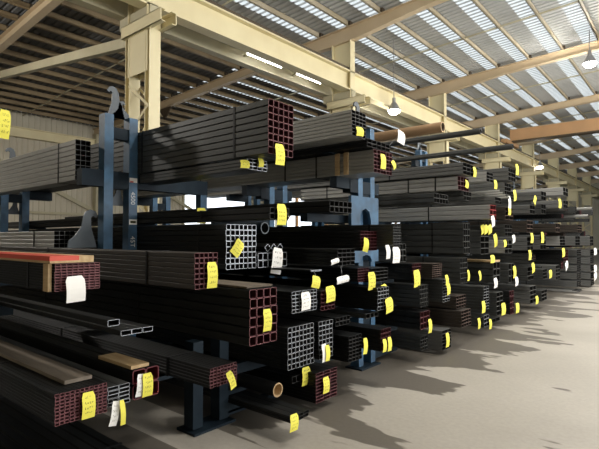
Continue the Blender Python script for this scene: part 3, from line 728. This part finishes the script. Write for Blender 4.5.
# blue saddle plates
def saddle(px0, px1, yt, yb, X, label):
    p = atX(px0, yb, X); q = atX(px1, yt, X); W = q.y - p.y; p.z = atX((px0 + px1) / 2, yb, X).z; H = atX((px0 + px1) / 2, yt, X).z - p.z
    pr = [(0, 0), (W * .28, 0), (W * .3, H * .25), (W * .36, H * .5), (W * .5, H * .6), (W * .64, H * .5), (W * .7, H * .25), (W * .72, 0), (W, 0), (W, H), (0, H)]
    o = MB().prism(pr, 'x', -.02, .02, 'blue_paint').build('saddle_plate', None, (X, p.y, p.z)); tag(o, label, 'saddle plate')
saddle(350, 377, 197, 226, -3.12, 'light blue saddle plate with arched cut-out in the centre of the racks')
saddle(352, 377, 250, 262, -3.12, 'low dark blue saddle plate under the arched one')
# ------------------------------------------------------------------ paper tags
def nearest(c):
    best = None
    for o in BUN:
        q = (min(max(c.x, o['x0']), o['x1']), min(max(c.y, o['y0'] + .004), o['y1'] - .004), min(max(c.z, o['z0'] + .004), o['z1'] - .004))
        d = (Vector(q) - c).length
        if best is None or d < best[0]: best = (d, o, q)
    return best[1], best[2]
def paper(cx, yt, wpx, hpx, tilt, col, key, desc, dx=.012, curl=.012, name='paper_tag', ink=True):
    X = (BK[key]['x1'] if isinstance(key, str) and key in BK else key) + dx
    c = atX(cx, yt, X); e = atX(cx, yt + hpx, X); l = atX(cx - wpx / 2, yt, X); r = atX(cx + wpx / 2, yt, X)
    W = max(.045 if wpx > 5 else .03, (r.y - l.y) * (1 if cx < 420 else .8)); H = c.z - e.z
    a = math.radians(tilt); t = empty(name, c)
    NS = 6
    def P(u, v, o=0):   # u across -.5...5, v down 0..1
        d = curl * math.sin(v * math.pi) + .35 * curl * v + o
        y = u * W; z = -v * H
        return (d, y * math.cos(a) - z * math.sin(a), y * math.sin(a) + z * math.cos(a))
    mb = MB(); tk = .0012
    pts = [P(u, k / NS, o) for o in (0, tk) for k in range(NS + 1) for u in ((-.38, .38) if k == 0 else (-.5, .5))]
    n_ = 2 * (NS + 1); fs = []
    for k in range(NS):
        i = 2 * k; fs.append((i, i + 2, i + 3, i + 1)); j = n_ + i; fs.append((j, j + 1, j + 3, j + 2))
        fs.append((i, n_ + i, n_ + i + 2, i + 2)); fs.append((i + 1, i + 3, n_ + i + 3, n_ + i + 1))
    fs.append((0, 1, n_ + 1, n_)); fs.append((n_ - 2, 2 * n_ - 2, 2 * n_ - 1, n_ - 1))
    mb.poly(pts, fs, 'yellow_paper' if col == 'y' else 'white_paper'); mb.build('sheet', t)
    if ink and wpx > 5:
        q = random.Random(int(cx * 7 + yt)); mi = MB()
        for row in range(4):
            v0 = .17 + row * .2; u = -.33 + q.uniform(0, .1)
            while u < .3:
                for _ in range(3):
                    u0 = u + q.uniform(-.02, .08); v1 = v0 + q.uniform(-.055, .055); u2 = u + q.uniform(-.02, .1); v2 = v0 + q.uniform(-.055, .055)
                    du = .022; A = [P(u0, v1, tk + .0006), P(u0 + du, v1 + .012, tk + .0006), P(u2 + du, v2 + .012, tk + .0006), P(u2, v2, tk + .0006)]
                    mi.poly(A, [(0, 1, 2, 3)], 'ink')
                u += .17
        mi.build('handwriting', t)
    nb, q = nearest(c)
    q = Vector(q) - c; wd = q.length
    if wd > .3: print('GAPTAG', desc, round(wd, 2), nb['key'])
    MB().beam((.003, 0, -.012), q + Vector((-.003, 0, 0)), .0025, .0025, 'wire').build('wire_tie', t)
    tag(t, desc, 'tag', 'paper tags on the tube ends'); return t
Y, W_ = 'y', 'w'
paper(201, 208, 9, 15, 3, Y, -4.68, 'dull yellow tag hanging on the blue stub behind the black tubes, left of centre', dx=.01)
paper(5, 110, 11, 29, -3, Y, 'A0', 'yellow tag hanging at the upper left edge of the view', dx=.01)
paper(74.5, 276, 19, 26, 3, W_, 'A1', 'crumpled white paper sheet on the maroon bundle at left', dx=.03, name='paper_sheet', ink=False)
paper(88, 392, 13, 26, 0, Y, 'A2', 'yellow tag with handwriting on the bottom left maroon-ended bundle')
paper(116, 401, 6, 24, -10, W_, 'A3', 'white paper tag hanging from the silver flat tubes at lower left', dx=.05)
paper(121.5, 400, 5, 25, 3, Y, 'A3', 'narrow yellow tag hanging beside the white one at lower left', dx=.07)
paper(141, 374, 8, 22, -6, W_, 'A4', 'white slip behind the yellow tag on the solid maroon sections', dx=.01)
paper(147, 373, 10, 23, 0, Y, 'A4', 'yellow handwritten tag on the solid maroon sections', dx=.02)
paper(228, 372, 6, 19, 22, Y, 'A5', 'slanting yellow tag on the small maroon bundle above the pale floor strip', dx=.05)
paper(211.5, 262, 10, 26, 0, Y, 'A6', 'yellow handwritten tag on the maroon-ended bundle left of the large silver one')
paper(241, 241, 9, 17, -38, Y, 'A7', 'yellow tag tilted sideways on the large silver-ended bundle')
paper(266.5, 309, 8, 22, 0, Y, 'A8', 'yellow tag on the bundle of large square maroon tubes')
paper(279, 144, 9, 21, 2, Y, 'B1', 'yellow tag hanging from the bottom of the tall top maroon-ended bundle', dx=.02)
paper(281, 204, 9, 21, 0, Y, 'B12', 'yellow tag on the flat black bundle at eye level')
paper(278, 248, 10, 26, -10, W_, 'A9', 'long white tag on the low row of silver-ended tubes', dx=.03)
paper(260, 158, 5, 9, 5, Y, 'B0', 'small yellow tag on the tubes under the tall top bundle')
paper(244, 160, 9, 8, 5, Y, 'B0', 'dull yellow tag left on the tubes under the tall top bundle', dx=-.0)
paper(305, 292, 9, 18, 2, W_, 'B8', 'white tag on the silver-ended bundle above the large silver block')
paper(329.5, 286, 9, 16, 4, Y, 'B9', 'yellow tag with pink slip on the dark bundle right of the white-tagged silver one')
paper(316, 276, 8, 12, -12, Y, 'B7', 'yellow tag hanging below the fine silver-ended tubes at centre', dx=.02)
paper(334, 259, 8, 5, 10, W_, 'B6', 'white slip lying over the edge of the black tubes at centre')
paper(342, 276, 12, 7, 5, W_, 'B8', 'white folded paper at centre beside the yellow-tagged dark bundle')
paper(371, 272, 7, 18, 0, Y, 'B15', 'yellow tag hanging at centre right below the pale tube edges', dx=.03)
paper(382, 285, 7, 7, 10, Y, 'B15b', 'small crumpled yellow tag just above the tilted one at centre right')
paper(388, 298, 7, 15, 8, Y, 'B13', 'tilted yellow tag on the corner of the centre right silver-ended bundle', dx=.02)
paper(366, 238, 5, 14, -12, Y, 'B5', 'yellow tag on the dull maroon bundle before the blue plate')
paper(305.5, 367, 8, 18, 0, Y, 'B17', 'yellow tag curling at the corner of the black channel near the floor', dx=.02)
paper(325.5, 377, 6, 16, 0, Y, 'B11', 'yellow tag on the maroon striped-end bundle near the floor')
paper(323.5, 344, 5, 18, 4, W_, 'B10b', 'white tag on the narrow silver block', dx=.02)
paper(327, 345, 4, 16, 0, Y, 'B10b', 'yellow tag beside the white one on the narrow silver block', dx=.03)
paper(293.5, 414, 8, 17, -2, Y, 'B19', 'yellow tag hanging lowest, just above the open floor', dx=.03)
paper(365, 338, 4, 16, -4, Y, 'B14', 'yellow tag on the dark bundle low at centre', dx=.03)
paper(384, 339, 3.5, 13, 0, Y, 'B16', 'left one of two short yellow tags hanging together near the floor', dx=.02)
paper(389, 337, 3.5, 14, 0, Y, 'B16', 'right one of two short yellow tags hanging together near the floor', dx=.03)
paper(359, 127, 7, 9, 5, Y, 'B2', 'yellow tag on the top pale grey bundle end', dx=.01)
paper(382.5, 154, 5, 15, 0, Y, 'B3', 'yellow tag on the upper centre maroon-ended bundle')
paper(392, 161, 3, 9, 35, Y, 'B3', 'slanting yellow slip at the corner of the upper centre maroon-ended bundle', dx=.02)
paper(401, 131, 7, 13, -8, W_, 'B4', 'white tag curled at the end of the black bundle on the rack top', dx=.03)
paper(387, 245, 4, 14, 4, W_, 'B21', 'small white tag left below the fine grey bundle at centre right', dx=.02)
paper(395.5, 247, 7, 16, 0, W_, 'B21', 'larger white tag below the fine grey bundle at centre right', dx=.03)
paper(416, 270, 6, 17, 4, Y, 'C4b', 'yellow tag on the dull maroon bundle, centre right')
paper(446, 275, 3.5, 10, 8, Y, 'C5', 'upper yellow tag on the silver-ended bundle right of centre', dx=.03)
paper(447.5, 283, 4, 12, 8, Y, 'C5', 'lower yellow tag on the silver-ended bundle right of centre', dx=.03)
paper(429.5, 319, 4, 14, 0, Y, 'C9', 'yellow tag on the small maroon-ended tubes low right of centre')
paper(447, 333, 4, 14, 0, Y, 'C10', 'yellow tag on the lowest grey bundle right of centre')
paper(466.5, 180, 4, 8, -8, Y, 'C1', 'yellow tag on the pale bundle with maroon ends')
paper(474, 167, 3.5, 10, 3, Y, 'C1b', 'yellow tag on the grey tubes above the maroon-ended pale bundle')
paper(516.5, 164, 3.5, 11, 3, Y, 'D1', 'yellow tag at the far corner of the highest right bundle')
paper(495, 180, 3.5, 9, 3, Y, 'D9', 'yellow tag below the highest right bundle, left one')
paper(492, 216, 4, 11, 14, W_, 'D2', 'white tag below the bright red bundle end', dx=.03)
for k, (a, c) in enumerate(((482, 225), (485, 225), (489, 225))):
    paper(a, c, 4.5, 9, 14, Y, 'D3', 'yellow tag in a cluster of three under the bright red end, %s' % ('left', 'middle', 'right')[k], dx=.02 + .01 * k)
paper(494.5, 234, 4, 13, 14, Y, 'D3', 'yellow tag slanting right of the cluster of three')
paper(492, 255, 5, 8, 0, Y, 'D6', 'pale yellow tag above the gold-edged dark bundle', dx=.02)
paper(514, 266, 3.5, 12, 4, Y, 'D5', 'upper yellow tag on the gold-edged dark bundle')
paper(516, 277, 3.5, 9, 6, W_, 'D5', 'lower pale tag on the gold-edged dark bundle', dx=.03)
paper(495, 278, 4, 10, 4, W_, 'D6', 'white tag on the dark boxes right of centre')
paper(483, 301, 4, 12, 0, Y, 'D4', 'yellow tag on the low right silver-ended bundle')
paper(468, 270, 2.5, 11, 0, Y, 'C13', 'thin yellow tag on the black bundle, left of two right of centre')
paper(479, 271, 2.5, 10, 16, Y, 'D6', 'thin slanting yellow tag left of the dark boxes')
paper(503, 303, 5, 12, 0, Y, 'D13', 'yellow tag with orange sheet low at right')
paper(517, 303, 4, 10, 0, Y, 'D15', 'yellow tag on the low maroon bundle at right')
paper(478.5, 318, 3, 11, 2, Y, 'D14', 'yellow tag low at right under the silver-ended bundle')
paper(490, 319, 3, 10, -4, Y, 'D13', 'yellow tag near the floor at right')
for k, (a, c, h, tl, kk, cl) in enumerate(((509, 196, 14, 0, 'D10', W_), (509, 207, 8, 0, 'D10', Y), (523, 192, 7, 50, 'E2', Y), (534, 198, 7, 50, 'E2', Y), (514, 190, 11, 12, 'D8', Y), (559.5, 199, 9, 0, 'G2', Y), (594, 210, 6, 0, 'G9', Y), (594, 222, 7, 0, 'G6', Y), (587, 236, 10, 0, 'G9', Y),
        (531.5, 233, 10, 0, 'E4', Y), (542, 232, 11, 0, 'E5', Y), (553, 235, 10, 0, 'G11', W_), (513, 235, 8, 10, 'D11', W_), (504.5, 240, 7, 5, 'D12', Y), (529.5, 250, 10, 0, 'E6', Y), (532.5, 263, 10, 10, 'E7', Y), (550, 270, 8, 5, 'E8', Y), (563, 248, 9, 5, 'G4', Y), (566, 262, 8, 20, 'G5', W_), (573, 266, 9, 10, 'I1', Y),
        (569, 280, 7, 0, 'I3', Y), (536.5, 296, 8, 0, 'E10', Y), (579, 294, 6, 0, 'G8', Y), (595, 248, 7, 0, 'H0', W_), (596, 257, 7, 0, 'H1', W_), (595, 265, 7, 0, 'H2', W_), (595, 273, 7, 10, 'H3', W_), (597, 281, 7, 0, 'H4', W_))):
    if kk in BK and min((Vector((max(min(atX(a, c, -2.68).x, o['x1']), o['x0']), max(min(atX(a, c, -2.68).y, o['y1']), o['y0']), max(min(atX(a, c, -2.68).z, o['z1']), o['z0']))) - atX(a, c, -2.68)).length for o in BUN) < .3:
        bb = nearest(atX(a, c, BK[kk]['x1'] + .02))[0]; pp = 'yellow' if cl == Y else 'white'
        paper(a, c, 3.2, h, tl, cl, kk, 'small %s tag by the %s bundle, %s in the %s bay%s' % (pp, ST[bb['style']][3], NUM[bb['rank']], ORD[bb['bay']], ', lower one' if (kk, c) in (('D10', 207), ('G8', 304)) else ''), dx=.02 + .002 * k)
print('bundles', len(BUN), 'objects', len(bpy.data.objects))


dup = {}
for o in bpy.data.objects:
    if 'category' in o and o['category'] in ('tag', 'timber packer'): dup.setdefault(o['label'], []).append(o)
for k, v in dup.items():
    if len(v) > 1:
        v.sort(key=lambda o: -o.location.z)
        for o, q in zip(v, ('upper one', 'lower one', 'lowest one')): o['label'] = k + ', ' + q
from collections import Counter
cc = Counter(o['label'] for o in bpy.data.objects if 'category' in o)
bpy.context.view_layer.update()
for o in bpy.data.objects:
    if o.name.split('.')[0] in ('arm', 'deep_arm', 'timber_bearer', 'post'):
        bb = [o.matrix_world @ Vector(c) for c in o.bound_box]; lo = [min(v[k] for v in bb) for k in range(3)]; hi = [max(v[k] for v in bb) for k in range(3)]
        for b in BUN:
            d = [min(hi[0], b['x1']) - max(lo[0], b['x0']), min(hi[1], b['y1']) - max(lo[1], b['y0']), min(hi[2], b['z1']) - max(lo[2], b['z0'])]
            if min(d) > .004: print('GAPCLIP', o.name, o.parent.name if o.parent else '', b['key'], [round(x, 3) for x in d])
print('DUPTRIM', [k for k, v in cc.items() if v > 1])
